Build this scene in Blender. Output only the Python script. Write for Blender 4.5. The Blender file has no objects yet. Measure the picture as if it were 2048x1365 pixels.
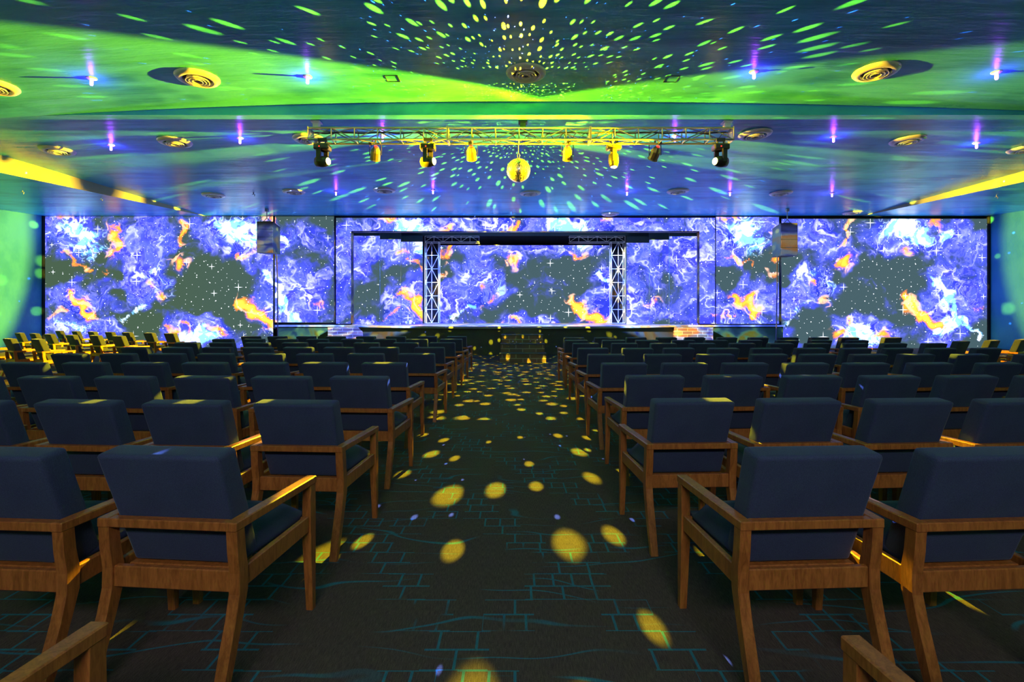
import bpy, bmesh, math, random
from mathutils import Vector, Matrix
random.seed(7)
PI = math.pi
C = bpy.context.scene.collection
CH = 1.42                     # camera height
HX, HY, F = 1030.0, 632.0, 1000.0
def P(x, y, Y):               # point of the place seen at photo pixel x,y and standing Y metres ahead
    return Vector(((x-HX)*Y/F, Y, CH-(y-HY)*Y/F))

# ---------------------------------------------------------------- materials
def newmat(name):
    m = bpy.data.materials.new(name); m.use_nodes = True
    nt = m.node_tree; b = nt.nodes['Principled BSDF']
    return m, nt, b
def N(nt, t, **k):
    n = nt.nodes.new(t)
    for a, v in k.items(): setattr(n, a, v)
    return n
def L(nt, a, b): nt.links.new(a, b)
def math_(nt, op, a, b=None, c=None, clamp=False):
    n = N(nt, 'ShaderNodeMath', operation=op); n.use_clamp = clamp
    for i, v in enumerate((a, b, c)):
        if v is None: continue
        if isinstance(v, (int, float)): n.inputs[i].default_value = v
        else: L(nt, v, n.inputs[i])
    return n.outputs[0]
def vmath(nt, op, a, b=None, scale=None):
    n = N(nt, 'ShaderNodeVectorMath', operation=op)
    for i, v in enumerate((a, b)):
        if v is None: continue
        if isinstance(v, (tuple, list)): n.inputs[i].default_value = v
        else: L(nt, v, n.inputs[i])
    if scale is not None: n.inputs['Scale'].default_value = scale
    return n.outputs[0]
def mixc(nt, f, a, b, mode='MIX'):
    n = N(nt, 'ShaderNodeMix', data_type='RGBA', blend_type=mode)
    for s, v in ((n.inputs[0], f), (n.inputs[6], a), (n.inputs[7], b)):
        if isinstance(v, (int, float)): s.default_value = v
        elif isinstance(v, (tuple, list)): s.default_value = tuple(v)+((1,) if len(v) == 3 else ())
        else: L(nt, v, s)
    return n.outputs[2]
def noise(nt, vec, scale, detail=4, rough=.5, dist=0, typ='FBM', norm=True):
    n = N(nt, 'ShaderNodeTexNoise'); n.noise_type = typ
    if hasattr(n, 'normalize'): n.normalize = norm
    n.inputs['Scale'].default_value = scale; n.inputs['Detail'].default_value = detail
    n.inputs['Roughness'].default_value = rough; n.inputs['Distortion'].default_value = dist
    if vec is not None: L(nt, vec, n.inputs['Vector'])
    return n
def smooth(nt, v, a, b):
    n = N(nt, 'ShaderNodeMapRange', interpolation_type='SMOOTHSTEP')
    L(nt, v, n.inputs[0]); n.inputs[1].default_value = a; n.inputs[2].default_value = b
    return n.outputs[0]
def simple(name, col, rough=.5, metal=0, spec=.5, var=.0, vscale=8, bump=0, emit=None, es=0):
    m, nt, b = newmat(name)
    b.inputs['Base Color'].default_value = (*col, 1); b.inputs['Roughness'].default_value = rough
    b.inputs['Metallic'].default_value = metal; b.inputs['Specular IOR Level'].default_value = spec
    tc = N(nt, 'ShaderNodeTexCoord')
    if var > 0 or bump > 0:
        nz = noise(nt, tc.outputs['Object'], vscale, 5)
        if var > 0:
            L(nt, mixc(nt, nz.outputs[0], tuple(c*(1-var) for c in col), tuple(min(1, c*(1+var)) for c in col)), b.inputs['Base Color'])
        if bump > 0:
            bp = N(nt, 'ShaderNodeBump'); bp.inputs['Strength'].default_value = bump; bp.inputs['Distance'].default_value = .01
            L(nt, nz.outputs[0], bp.inputs['Height']); L(nt, bp.outputs[0], b.inputs['Normal'])
    if emit:
        b.inputs['Emission Color'].default_value = (*emit, 1); b.inputs['Emission Strength'].default_value = es
    return m

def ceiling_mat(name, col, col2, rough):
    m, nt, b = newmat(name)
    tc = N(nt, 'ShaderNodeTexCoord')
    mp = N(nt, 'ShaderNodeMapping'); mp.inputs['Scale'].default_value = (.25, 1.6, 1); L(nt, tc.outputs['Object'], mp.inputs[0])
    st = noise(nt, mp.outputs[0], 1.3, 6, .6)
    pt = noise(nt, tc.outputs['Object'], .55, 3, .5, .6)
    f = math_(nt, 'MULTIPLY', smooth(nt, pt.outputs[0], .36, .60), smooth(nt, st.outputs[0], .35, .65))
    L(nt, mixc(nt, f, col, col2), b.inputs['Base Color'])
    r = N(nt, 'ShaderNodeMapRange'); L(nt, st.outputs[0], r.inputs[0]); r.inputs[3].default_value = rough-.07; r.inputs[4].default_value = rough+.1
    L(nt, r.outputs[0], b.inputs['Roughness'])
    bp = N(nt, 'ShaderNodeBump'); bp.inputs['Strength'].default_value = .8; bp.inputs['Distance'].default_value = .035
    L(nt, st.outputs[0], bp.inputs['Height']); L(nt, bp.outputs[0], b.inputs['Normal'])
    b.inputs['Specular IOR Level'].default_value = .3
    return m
M = {}
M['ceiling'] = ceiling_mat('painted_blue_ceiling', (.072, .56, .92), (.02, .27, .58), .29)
M['wall'] = ceiling_mat('painted_blue_wall', (.04, .30, .44), (.025, .25, .42), .5)
M['soffit'] = simple('soffit_fascia_paint', (.34, .36, .20), .5, var=.12, vscale=1.5)
M['black'] = simple('black_drape', (.008, .010, .018), .85, var=.3, vscale=3)
M['dark'] = simple('dark_metal', (.02, .02, .02), .45, var=.2)
M['darkgreen'] = simple('dark_green_board', (.02, .055, .02), .6, var=.3, vscale=3)
M['alu'] = simple('brushed_aluminium', (.42, .43, .44), .34, .75, var=.12, vscale=20)
M['ventwhite'] = simple('white_enamel', (.78, .78, .76), .3, var=.05)
M['ventdark'] = simple('vent_throat', (.05, .05, .05), .6, var=.2)
M['whitetruss'] = simple('white_truss', (.85, .87, .9), .4, var=.05)
M['teal'] = simple('teal_panel_top', (.045, .11, .14), .6, var=.15, vscale=2)
M['red'] = simple('red_indicator', (.5, .01, .01), .4, emit=(1, .02, .01), es=5)
M['lens'] = simple('lamp_lens_lit', (.9, .8, .3), .2, emit=(1, .74, .12), es=30)
M['lensviolet'] = simple('lamp_lens_violet', (.7, .6, .9), .2, emit=(.55, .45, 1), es=1.2)
M['parlens'] = simple('par_lens_glow', (.9, .8, .3), .2, emit=(1, .75, .02), es=3)
M['bulb'] = simple('violet_bulb', (.8, .6, 1), .3, emit=(.50, .16, 1), es=14)
M['housing'] = simple('lamp_housing', (.05, .047, .035), .38, .3, var=.2)
M['parhousing'] = simple('par_housing', (.30, .27, .2), .3, .8, var=.2)
M['cable'] = simple('black_cable', (.01, .01, .01), .6, var=.1)
M['speakerface'] = simple('speaker_grille', (.05, .045, .045), .4, var=.3, vscale=14)
M['speakerbody'] = simple('speaker_cabinet', (.012, .022, .022), .5, var=.1)

# mirror facets
m, nt, b = newmat('mirror_facets')
b.inputs['Metallic'].default_value = 1; b.inputs['Base Color'].default_value = (.92, .9, .82, 1)
tc = N(nt, 'ShaderNodeTexCoord'); v = N(nt, 'ShaderNodeTexVoronoi'); v.inputs['Scale'].default_value = 60; L(nt, tc.outputs['Object'], v.inputs['Vector'])
mr = N(nt, 'ShaderNodeMapRange'); L(nt, v.outputs['Color'], mr.inputs[0]); mr.inputs[3].default_value = .12; mr.inputs[4].default_value = .55
L(nt, mr.outputs[0], b.inputs['Roughness']); M['mirror'] = m

# wood
m, nt, b = newmat('cherry_wood')
tc = N(nt, 'ShaderNodeTexCoord'); oi = N(nt, 'ShaderNodeObjectInfo')
mp = N(nt, 'ShaderNodeMapping'); mp.inputs['Scale'].default_value = (9, 9, 1.6)
L(nt, vmath(nt, 'ADD', tc.outputs['Object'], vmath(nt, 'SCALE', oi.outputs['Location'], scale=.7)), mp.inputs[0])
n1 = noise(nt, mp.outputs[0], 5, 6, .6, 1.2); n2 = noise(nt, mp.outputs[0], 26, 3, .6)
g = math_(nt, 'ADD', math_(nt, 'MULTIPLY', n1.outputs[0], .7), math_(nt, 'MULTIPLY', n2.outputs[0], .3))
L(nt, mixc(nt, smooth(nt, g, .3, .7), (.19, .060, .013), (.40, .14, .034)), b.inputs['Base Color'])
b.inputs['Roughness'].default_value = .42
bp = N(nt, 'ShaderNodeBump'); bp.inputs['Strength'].default_value = .15; bp.inputs['Distance'].default_value = .002
L(nt, g, bp.inputs['Height']); L(nt, bp.outputs[0], b.inputs['Normal']); M['wood'] = m

# navy fabric
m, nt, b = newmat('navy_upholstery')
tc = N(nt, 'ShaderNodeTexCoord')
n1 = noise(nt, tc.outputs['Object'], 420, 2, .6); n2 = noise(nt, tc.outputs['Object'], 6, 3, .5)
w = N(nt, 'ShaderNodeMapping'); w.inputs['Scale'].default_value = (900, 900, 60); L(nt, tc.outputs['Object'], w.inputs[0])
n3 = noise(nt, w.outputs[0], 1, 1, .5)
f = math_(nt, 'ADD', math_(nt, 'MULTIPLY', n1.outputs[0], .55), math_(nt, 'ADD', math_(nt, 'MULTIPLY', n2.outputs[0], .15), math_(nt, 'MULTIPLY', n3.outputs[0], .3)))
L(nt, mixc(nt, smooth(nt, f, .3, .7), (.017, .027, .078), (.046, .062, .155)), b.inputs['Base Color'])
b.inputs['Roughness'].default_value = .85; b.inputs['Specular IOR Level'].default_value = .25
b.inputs['Sheen Weight'].default_value = .18; b.inputs['Sheen Roughness'].default_value = .4; b.inputs['Sheen Tint'].default_value = (.5, .6, .9, 1)
bp = N(nt, 'ShaderNodeBump'); bp.inputs['Strength'].default_value = .3; bp.inputs['Distance'].default_value = .002
L(nt, n1.outputs[0], bp.inputs['Height']); L(nt, bp.outputs[0], b.inputs['Normal']); M['fabric'] = m

# brick-pattern dark boards (steps)
def brickmat(name, c1, c2, mo, sc):
    m, nt, b = newmat(name)
    tc = N(nt, 'ShaderNodeTexCoord'); mp = N(nt, 'ShaderNodeMapping'); mp.inputs['Rotation'].default_value = (PI/2, 0, 0)
    L(nt, tc.outputs['Object'], mp.inputs[0])
    br = N(nt, 'ShaderNodeTexBrick'); L(nt, mp.outputs[0], br.inputs['Vector'])
    br.inputs['Color1'].default_value = (*c1, 1); br.inputs['Color2'].default_value = (*c2, 1); br.inputs['Mortar'].default_value = (*mo, 1)
    br.inputs['Scale'].default_value = sc; br.inputs['Mortar Size'].default_value = .012; br.inputs['Brick Width'].default_value = .42; br.inputs['Row Height'].default_value = .13
    L(nt, br.outputs[0], b.inputs['Base Color']); b.inputs['Roughness'].default_value = .6
    return m
M['brick'] = brickmat('worn_brick_print', (.17, .095, .09), (.075, .055, .055), (.26, .24, .24), 1.0)

# carpet
m, nt, b = newmat('patterned_carpet')
tc = N(nt, 'ShaderNodeTexCoord'); ob = tc.outputs['Object']
def brick_lines(rot, scale, bw, rh, off, mortar, shift):
    mp = N(nt, 'ShaderNodeMapping'); mp.inputs['Rotation'].default_value = (0, 0, rot); mp.inputs['Location'].default_value = shift
    L(nt, ob, mp.inputs[0])
    br = N(nt, 'ShaderNodeTexBrick'); br.offset = off; br.offset_frequency = 2; br.squash = .62; br.squash_frequency = 3
    L(nt, mp.outputs[0], br.inputs['Vector'])
    br.inputs['Color1'].default_value = (0, 0, 0, 1); br.inputs['Color2'].default_value = (0, 0, 0, 1); br.inputs['Mortar'].default_value = (1, 1, 1, 1)
    br.inputs['Scale'].default_value = scale; br.inputs['Brick Width'].default_value = bw; br.inputs['Row Height'].default_value = rh
    br.inputs['Mortar Size'].default_value = mortar; br.inputs['Mortar Smooth'].default_value = .3
    return br.outputs[0]
b1 = brick_lines(0, 1, .165, .125, .5, .007, (0, 0, 0))
sx = N(nt, 'ShaderNodeSeparateXYZ'); L(nt, ob, sx.inputs[0]); X, Y = sx.outputs[0], sx.outputs[1]
def bands(ax, ay, period, ph, lo, hi):      # stepped diagonal chains of little squares
    q = math_(nt, 'SNAP', Y, .25)
    s = math_(nt, 'ADD', math_(nt, 'MULTIPLY', X, ax), math_(nt, 'MULTIPLY', q, ay))
    s = math_(nt, 'FRACT', math_(nt, 'ADD', math_(nt, 'DIVIDE', s, period), ph))
    return math_(nt, 'MULTIPLY', math_(nt, 'GREATER_THAN', s, lo), math_(nt, 'LESS_THAN', s, hi))
k1 = bands(1, .62, .95, .1, .0, .26); k2 = bands(1, -.8, 1.5, .3, .0, .16)
keep = math_(nt, 'MAXIMUM', k1, k2)
big = noise(nt, ob, 1.9, 2, .5)
squares = math_(nt, 'MULTIPLY', math_(nt, 'MULTIPLY', b1, keep), smooth(nt, big.outputs[0], .36, .46))
wm = N(nt, 'ShaderNodeMapping'); wm.inputs['Scale'].default_value = (.55, 1, 1); L(nt, ob, wm.inputs[0])
wv = noise(nt, wm.outputs[0], 2.2, 1, .5)                                         # long sweeping curves
mp = N(nt, 'ShaderNodeMapping'); mp.inputs['Scale'].default_value = (1, 1, 1); L(nt, ob, mp.inputs[0])
yy = math_(nt, 'ADD', math_(nt, 'MULTIPLY', Y, 5.2), math_(nt, 'MULTIPLY', wv.outputs[0], 3.2))
fr = math_(nt, 'ABSOLUTE', math_(nt, 'SUBTRACT', math_(nt, 'FRACT', yy), .5))
sw = math_(nt, 'SUBTRACT', 1, smooth(nt, fr, .014, .05))
mk = noise(nt, wm.outputs[0], 3.0, 1, .5)
sw = math_(nt, 'MULTIPLY', sw, math_(nt, 'MULTIPLY', smooth(nt, mk.outputs[0], .44, .60), .85))
lines = math_(nt, 'MAXIMUM', math_(nt, 'MULTIPLY', squares, .9), sw)
fm = N(nt, 'ShaderNodeMapping'); fm.inputs['Scale'].default_value = (260, 22, 1); L(nt, ob, fm.inputs[0])
fib = noise(nt, fm.outputs[0], 1, 3, .7); fib2 = noise(nt, ob, 330, 2, .6)
ff = math_(nt, 'ADD', math_(nt, 'MULTIPLY', fib.outputs[0], .5), math_(nt, 'MULTIPLY', fib2.outputs[0], .5))
base = mixc(nt, smooth(nt, ff, .3, .7), (.028, .022, .025), (.105, .080, .080))
tl = mixc(nt, smooth(nt, ff, .3, .7), (.012, .10, .17), (.03, .21, .34))
L(nt, mixc(nt, lines, base, tl), b.inputs['Base Color']); b.inputs['Roughness'].default_value = .95; b.inputs['Specular IOR Level'].default_value = .15
bp = N(nt, 'ShaderNodeBump'); bp.inputs['Strength'].default_value = .4; bp.inputs['Distance'].default_value = .004
L(nt, ff, bp.inputs['Height']); L(nt, bp.outputs[0], b.inputs['Normal']); M['carpet'] = m

# glossy stage deck
m, nt, b = newmat('glossy_stage_deck')
tc = N(nt, 'ShaderNodeTexCoord'); n1 = noise(nt, tc.outputs['Object'], 2.5, 4)
L(nt, mixc(nt, n1.outputs[0], (.22, .24, .30), (.36, .38, .46)), b.inputs['Base Color']); b.inputs['Roughness'].default_value = .28; M['deck'] = m
M['fascia'] = simple('stage_fascia', (.035, .045, .06), .6, var=.3, vscale=2)

# nebula video picture: coarse fields come with the mesh, filaments and stars are noise
def nebula_mat(name, strength):
    m, nt, b = newmat(name); nt.nodes.remove(b); out = nt.nodes['Material Output']
    uv = N(nt, 'ShaderNodeUVMap'); uv.uv_map = 'picture'; p = uv.outputs[0]
    at = N(nt, 'ShaderNodeAttribute'); at.attribute_name = 'fields'; sc = N(nt, 'ShaderNodeSeparateColor'); L(nt, at.outputs['Color'], sc.inputs[0])
    dens, heat, white = sc.outputs[0], sc.outputs[1], sc.outputs[2]
    w1 = noise(nt, p, 1.5, 3, .5); w2 = noise(nt, p, 4.0, 2, .5)
    def off(n, s): return vmath(nt, 'SCALE', vmath(nt, 'SUBTRACT', n.outputs['Color'], (.5, .5, .5)), scale=s)
    pw = vmath(nt, 'ADD', vmath(nt, 'ADD', p, off(w1, 1.1)), off(w2, .30))
    r1 = noise(nt, pw, 1.7, 3, .5); r2 = noise(nt, pw, 4.2, 3, .55); r3 = noise(nt, pw, 2.8, 5, .6)
    def ridge(n, wd):
        a = math_(nt, 'ABSOLUTE', math_(nt, 'SUBTRACT', n.outputs[0], .5))
        return math_(nt, 'SUBTRACT', 1, smooth(nt, a, 0, wd))
    f1 = ridge(r1, .055); f2 = ridge(r2, .05); f3 = ridge(r3, .03)
    fil = math_(nt, 'ADD', math_(nt, 'MULTIPLY', f1, .5), math_(nt, 'ADD', math_(nt, 'MULTIPLY', f2, .38), math_(nt, 'MULTIPLY', f3, .35)))
    cloud = noise(nt, pw, 1.3, 4, .55)
    d = math_(nt, 'ADD', dens, math_(nt, 'MULTIPLY', math_(nt, 'SUBTRACT', cloud.outputs[0], .5), 1.5))
    dm = smooth(nt, d, .13, .60)
    sx = N(nt, 'ShaderNodeSeparateXYZ'); L(nt, p, sx.inputs[0])
    voidc = mixc(nt, smooth(nt, sx.outputs[0], 2, 8), (.045, .080, .050), (.042, .078, .092))
    blue = mixc(nt, smooth(nt, cloud.outputs[0], .35, .65), (.018, .035, .42), (.055, .06, 1.15))
    col = mixc(nt, dm, voidc, blue)
    ft = math_(nt, 'MULTIPLY', math_(nt, 'MULTIPLY', fil, smooth(nt, d, .1, .8)), 1.0, clamp=True)
    col = mixc(nt, ft, col, (.34, .36, 1.5))
    arcs = math_(nt, 'MULTIPLY', math_(nt, 'MULTIPLY', math_(nt, 'POWER', f1, 2.5), smooth(nt, r3.outputs[0], .40, .60)), smooth(nt, d, .25, .8))
    col = mixc(nt, math_(nt, 'MULTIPLY', arcs, .9), col, (.95, 1.0, 1.9))
    soft = ridge(noise(nt, pw, .9, 2, .5), .10)
    col = mixc(nt, math_(nt, 'MULTIPLY', math_(nt, 'MULTIPLY', soft, smooth(nt, d, .2, .7)), .26), col, (.24, .36, 1.7))
    wn = math_(nt, 'ADD', white, math_(nt, 'MULTIPLY', math_(nt, 'SUBTRACT', math_(nt, 'ADD', math_(nt, 'MULTIPLY', r3.outputs[0], 1.1), math_(nt, 'MULTIPLY', fil, .35)), .72), 1.1))
    wm = math_(nt, 'MULTIPLY', smooth(nt, wn, .10, .55), smooth(nt, white, .02, .18))
    col = mixc(nt, wm, col, mixc(nt, smooth(nt, r2.outputs[0], .42, .60), (.28, .95, 1.7), (1.5, 1.7, 2.1)))
    hn = math_(nt, 'ADD', heat, math_(nt, 'MULTIPLY', math_(nt, 'SUBTRACT', math_(nt, 'ADD', r2.outputs[0], math_(nt, 'MULTIPLY', fil, .3)), .62), 1.1))
    hm = math_(nt, 'MULTIPLY', smooth(nt, hn, .10, .50), smooth(nt, heat, .03, .18))
    col = mixc(nt, hm, col, mixc(nt, smooth(nt, hn, .35, 1.0), (1.2, .32, .04), (1.9, .90, .08)))
    rim = math_(nt, 'MULTIPLY', math_(nt, 'MULTIPLY', f1, smooth(nt, heat, .02, .12)), .55)
    col = mixc(nt, rim, col, (1.4, .75, .55))
    # stars: dots, and four-pointed glints
    def stars(scale, size, amp, cut):
        vo = N(nt, 'ShaderNodeTexVoronoi'); vo.inputs['Scale'].default_value = scale; L(nt, p, vo.inputs['Vector']); vo.voronoi_dimensions = '2D'
        s = N(nt, 'ShaderNodeSeparateColor'); L(nt, vo.outputs['Color'], s.inputs[0])
        on = math_(nt, 'GREATER_THAN', s.outputs[0], cut)
        return math_(nt, 'MULTIPLY', math_(nt, 'SUBTRACT', 1, smooth(nt, vo.outputs['Distance'], size*.3, size)), math_(nt, 'MULTIPLY', on, amp))
    st = math_(nt, 'MAXIMUM', stars(8, .055, 1.0, .25), stars(4, .046, 1.6, .4))
    vo = N(nt, 'ShaderNodeTexVoronoi'); vo.voronoi_dimensions = '2D'; vo.inputs['Scale'].default_value = 1.9; L(nt, p, vo.inputs['Vector'])
    dv = vmath(nt, 'SUBTRACT', vmath(nt, 'SCALE', p, scale=1.0), vo.outputs['Position'])
    s2 = N(nt, 'ShaderNodeSeparateXYZ'); L(nt, dv, s2.inputs[0])
    ax, ay = math_(nt, 'ABSOLUTE', s2.outputs[0]), math_(nt, 'ABSOLUTE', s2.outputs[1])
    sv = N(nt, 'ShaderNodeSeparateColor'); L(nt, vo.outputs['Color'], sv.inputs[0])
    inv = math_(nt, 'DIVIDE', 1, math_(nt, 'ADD', math_(nt, 'MULTIPLY', sv.outputs[1], .9), .35))
    def ray(t, l): return math_(nt, 'MULTIPLY', math_(nt, 'SUBTRACT', 1, smooth(nt, t, .001, .0065)), math_(nt, 'SUBTRACT', 1, smooth(nt, math_(nt, 'MULTIPLY', l, inv), .0, .11)))
    gl = math_(nt, 'MULTIPLY', math_(nt, 'MAXIMUM', ray(ax, ay), ray(ay, ax)), math_(nt, 'GREATER_THAN', sv.outputs[0], .45))
    st = math_(nt, 'MAXIMUM', st, math_(nt, 'MULTIPLY', gl, 1.3), clamp=True)
    col = mixc(nt, st, col, (1.4, 1.5, 1.6))
    em = N(nt, 'ShaderNodeEmission'); em.inputs['Strength'].default_value = strength; L(nt, col, em.inputs[0])
    L(nt, em.outputs[0], out.inputs[0])
    return m
M['nebula'] = nebula_mat('nebula_picture', 1.65)

# ---------------------------------------------------------------- helpers
def obj(name, bm, mat, parent=None, smooth_=False, bevel=0):
    me = bpy.data.meshes.new(name)
    bmesh.ops.recalc_face_normals(bm, faces=bm.faces)
    if bevel: pass
    bm.to_mesh(me); bm.free(); me.materials.append(mat)
    if smooth_:
        for p_ in me.polygons: p_.use_smooth = True
    o = bpy.data.objects.new(name, me); C.objects.link(o)
    if parent: o.parent = parent
    return o
def thing(name, label, cat, loc=(0, 0, 0), rotz=0, group=None):
    o = bpy.data.objects.new(name, None); C.objects.link(o); o.location = loc; o.rotation_euler = (0, 0, rotz)
    o.empty_display_size = .1
    o['label'] = label; o['category'] = cat
    if group: o['group'] = group
    return o
def tag(o, label, cat, group=None):
    o['label'] = label; o['category'] = cat
    if group: o['group'] = group
    return o
def struct(name, bm, mat, sm=False):
    o = obj(name, bm, mat, smooth_=sm); o['kind'] = 'structure'; return o
def hexa(bm, v):      # 8 corners: bottom ring 0-3, top ring 4-7
    vs = [bm.verts.new(q) for q in v]
    fs = [(0, 3, 2, 1), (4, 5, 6, 7), (0, 1, 5, 4), (1, 2, 6, 5), (2, 3, 7, 6), (3, 0, 4, 7)]
    return vs, [bm.faces.new([vs[i] for i in f]) for f in fs]
def box(bm, x0, x1, y0, y1, z0, z1, bev=0, seg=2):
    vs, fs = hexa(bm, [(x0, y0, z0), (x1, y0, z0), (x1, y1, z0), (x0, y1, z0), (x0, y0, z1), (x1, y0, z1), (x1, y1, z1), (x0, y1, z1)])
    if bev:
        es = list({e for f in fs for e in f.edges})
        bmesh.ops.bevel(bm, geom=es, offset=bev, segments=seg, profile=.5, affect='EDGES')
    return bm
def frame(d):
    d = d.normalized(); up = Vector((0, 0, 1)) if abs(d.z) < .9 else Vector((0, 1, 0))
    s = d.cross(up).normalized(); return s, s.cross(d).normalized()
def tube(bm, p0, p1, r, seg=8, r1=None):
    p0, p1 = Vector(p0), Vector(p1); s, u = frame(p1-p0); r1 = r if r1 is None else r1
    a, c = [], []
    for i in range(seg):
        t = 2*PI*i/seg; q = s*math.cos(t)+u*math.sin(t)
        a.append(bm.verts.new(p0+q*r)); c.append(bm.verts.new(p1+q*r1))
    for i in range(seg): bm.faces.new([a[i], a[(i+1) % seg], c[(i+1) % seg], c[i]])
    bm.faces.new(a[::-1]); bm.faces.new(c)
def path(bm, pts, r, seg=6):
    for a, c in zip(pts, pts[1:]): tube(bm, a, c, r, seg)
def lathe(bm, prof, seg=32, o=(0, 0, 0), axis=None, caps=True):
    o = Vector(o); rings = []
    if axis is None: s, u, d = Vector((1, 0, 0)), Vector((0, 1, 0)), Vector((0, 0, 1))
    else: d = Vector(axis).normalized(); s, u = frame(d)
    for r, z in prof:
        rings.append([bm.verts.new(o+d*z+(s*math.cos(2*PI*i/seg)+u*math.sin(2*PI*i/seg))*max(r, 1e-4)) for i in range(seg)])
    for a, c in zip(rings, rings[1:]):
        for i in range(seg): bm.faces.new([a[i], a[(i+1) % seg], c[(i+1) % seg], c[i]])
    if caps:
        bm.faces.new(rings[0][::-1]); bm.faces.new(rings[-1])
def nb(): return bmesh.new()
def sweep(bm, rings):     # quads through rings of 4 corners
    R = [[bm.verts.new(q) for q in r] for r in rings]
    for a, c in zip(R, R[1:]):
        for i in range(4): bm.faces.new([a[i], a[(i+1) % 4], c[(i+1) % 4], c[i]])
    bm.faces.new(R[0][::-1]); bm.faces.new(R[-1])
    return R
def quad(bm, *pts): bm.faces.new([bm.verts.new(q) for q in pts])

# ---------------------------------------------------------------- room shell
D = 22.0                      # distance of the screen wall
HC = 4.40+CH                  # flat ceiling height
YF = 10.95                    # where the flat ceiling steps up
XL, XR = -942*D/F, 947*D/F
YB = -7.0
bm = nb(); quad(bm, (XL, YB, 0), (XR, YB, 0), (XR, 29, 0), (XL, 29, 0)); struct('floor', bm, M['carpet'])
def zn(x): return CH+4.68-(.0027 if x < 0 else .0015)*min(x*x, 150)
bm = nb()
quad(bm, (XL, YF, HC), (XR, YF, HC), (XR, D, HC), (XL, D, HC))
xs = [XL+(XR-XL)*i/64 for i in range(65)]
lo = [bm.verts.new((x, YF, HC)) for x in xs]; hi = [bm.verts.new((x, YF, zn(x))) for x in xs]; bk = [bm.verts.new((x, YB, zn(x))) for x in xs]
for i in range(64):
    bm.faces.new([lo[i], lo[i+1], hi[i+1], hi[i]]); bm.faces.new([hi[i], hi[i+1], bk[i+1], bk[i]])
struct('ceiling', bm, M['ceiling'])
for nm, x in (('wall_left', XL), ('wall_right', XR)):
    bm = nb(); quad(bm, (x, YB, 0), (x, D+.2, 0), (x, D+.2, 6.4), (x, YB, 6.4)); struct(nm, bm, M['wall'])
bm = nb(); quad(bm, (XL, YB, 0), (XR, YB, 0), (XR, YB, 6.4), (XL, YB, 6.4)); struct('wall_back', bm, M['wall'])
# front wall with the stage opening, stage house behind it
ox0, ox1, oz1 = (703-HX)*D/F, (1398-HX)*D/F, CH+(HY-463)*D/F
bm = nb(); yw = D+.12
quad(bm, (XL, yw, 0), (ox0, yw, 0), (ox0, yw, 6.2), (XL, yw, 6.2)); quad(bm, (ox1, yw, 0), (XR, yw, 0), (XR, yw, 6.2), (ox1, yw, 6.2))
quad(bm, (ox0, yw, oz1), (ox1, yw, oz1), (ox1, yw, 6.2), (ox0, yw, 6.2)); struct('wall_front', bm, M['black'])
bm = nb(); a0, a1 = ox0-1.2, ox1+1.2
quad(bm, (a0, 28.2, 0), (a1, 28.2, 0), (a1, 28.2, 6.2), (a0, 28.2, 6.2))
quad(bm, (a0, yw, 0), (a0, 28.2, 0), (a0, 28.2, 6.2), (a0, yw, 6.2)); quad(bm, (a1, yw, 0), (a1, 28.2, 0), (a1, 28.2, 6.2), (a1, yw, 6.2))
quad(bm, (a0, yw, 6.2), (a1, yw, 6.2), (a1, 28.2, 6.2), (a0, 28.2, 6.2)); struct('wall_stage', bm, M['black'])
# side soffits: sloping lower ceiling strips with a pale fascia
def soffit(nm, xfar, xn, yn, zlow, xw):
    bm = nb(); t = (yn-D); dx = (xn-xfar)
    k = 2.2                                                      # carry the line on towards the room's back
    nx, ny, nz = xfar+dx*k, D+t*k, HC+(zlow-HC)*k
    quad(bm, (xfar, D, HC-.01), (nx, ny, nz), (xw, ny, nz), (xw, D, HC-.01)); o = struct(nm, bm, M['ceiling'])
    bm = nb(); quad(bm, (xfar, D, HC-.01), (nx, ny, nz), (nx, ny, HC+.9), (xfar, D, HC)); f = obj('fascia', bm, M['soffit'], o)
    bm = nb(); quad(bm, (nx, ny, nz), (xw, ny, nz), (xw, ny, 6.4), (nx, ny, 6.4)); obj('end_panel', bm, M['ceiling'], o)
soffit('trim_1', -13.64, -14.07, 13.66, CH+3.92, XL)
soffit('trim_2', 15.27, 15.44, 15.17, CH+4.07, XR)
bm = nb(); tube(bm, (XL+.03, D-.05, 0), (XL+.03, D-.05, HC), .06, 6); struct('trim_3', bm, M['black'])
bm = nb(); tube(bm, (XR-.03, D-.05, 0), (XR-.03, D-.05, HC), .06, 6); struct('trim_4', bm, M['black'])

# ---------------------------------------------------------------- video picture fields (repeats every 665 units)
def seg(x0, y0, x1, y1, r, a=1.0): return (x0, y0, x1, y1, r, r, a)
DENS = [(120, 470, 60, 45, .75), (300, 470, 90, 45, .62), (470, 475, 95, 40, .75), (610, 480, 55, 45, .6), (700, 500, 50, 50, .6), (298, 565, 48, 42, .85), (250, 620, 26, 22, .5),
        (165, 610, 55, 40, .75), (150, 655, 90, 18, .9), (400, 655, 75, 28, .85), (560, 600, 60, 60, .85), (620, 560, 45, 45, .45), (200, 560, 30, 22, .35), (370, 530, 30, 30, .6), (110, 520, 30, 20, .3), (640, 640, 50, 30, .5)]
VOID = [(430, 562, 75, 30, .75), (425, 612, 55, 22, .6), (285, 645, 45, 20, .7), (118, 553, 26, 18, .5), (225, 552, 24, 12, .5), (655, 442, 25, 12, .6), (655, 650, 40, 22, .4), (470, 640, 22, 18, .6)]
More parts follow.
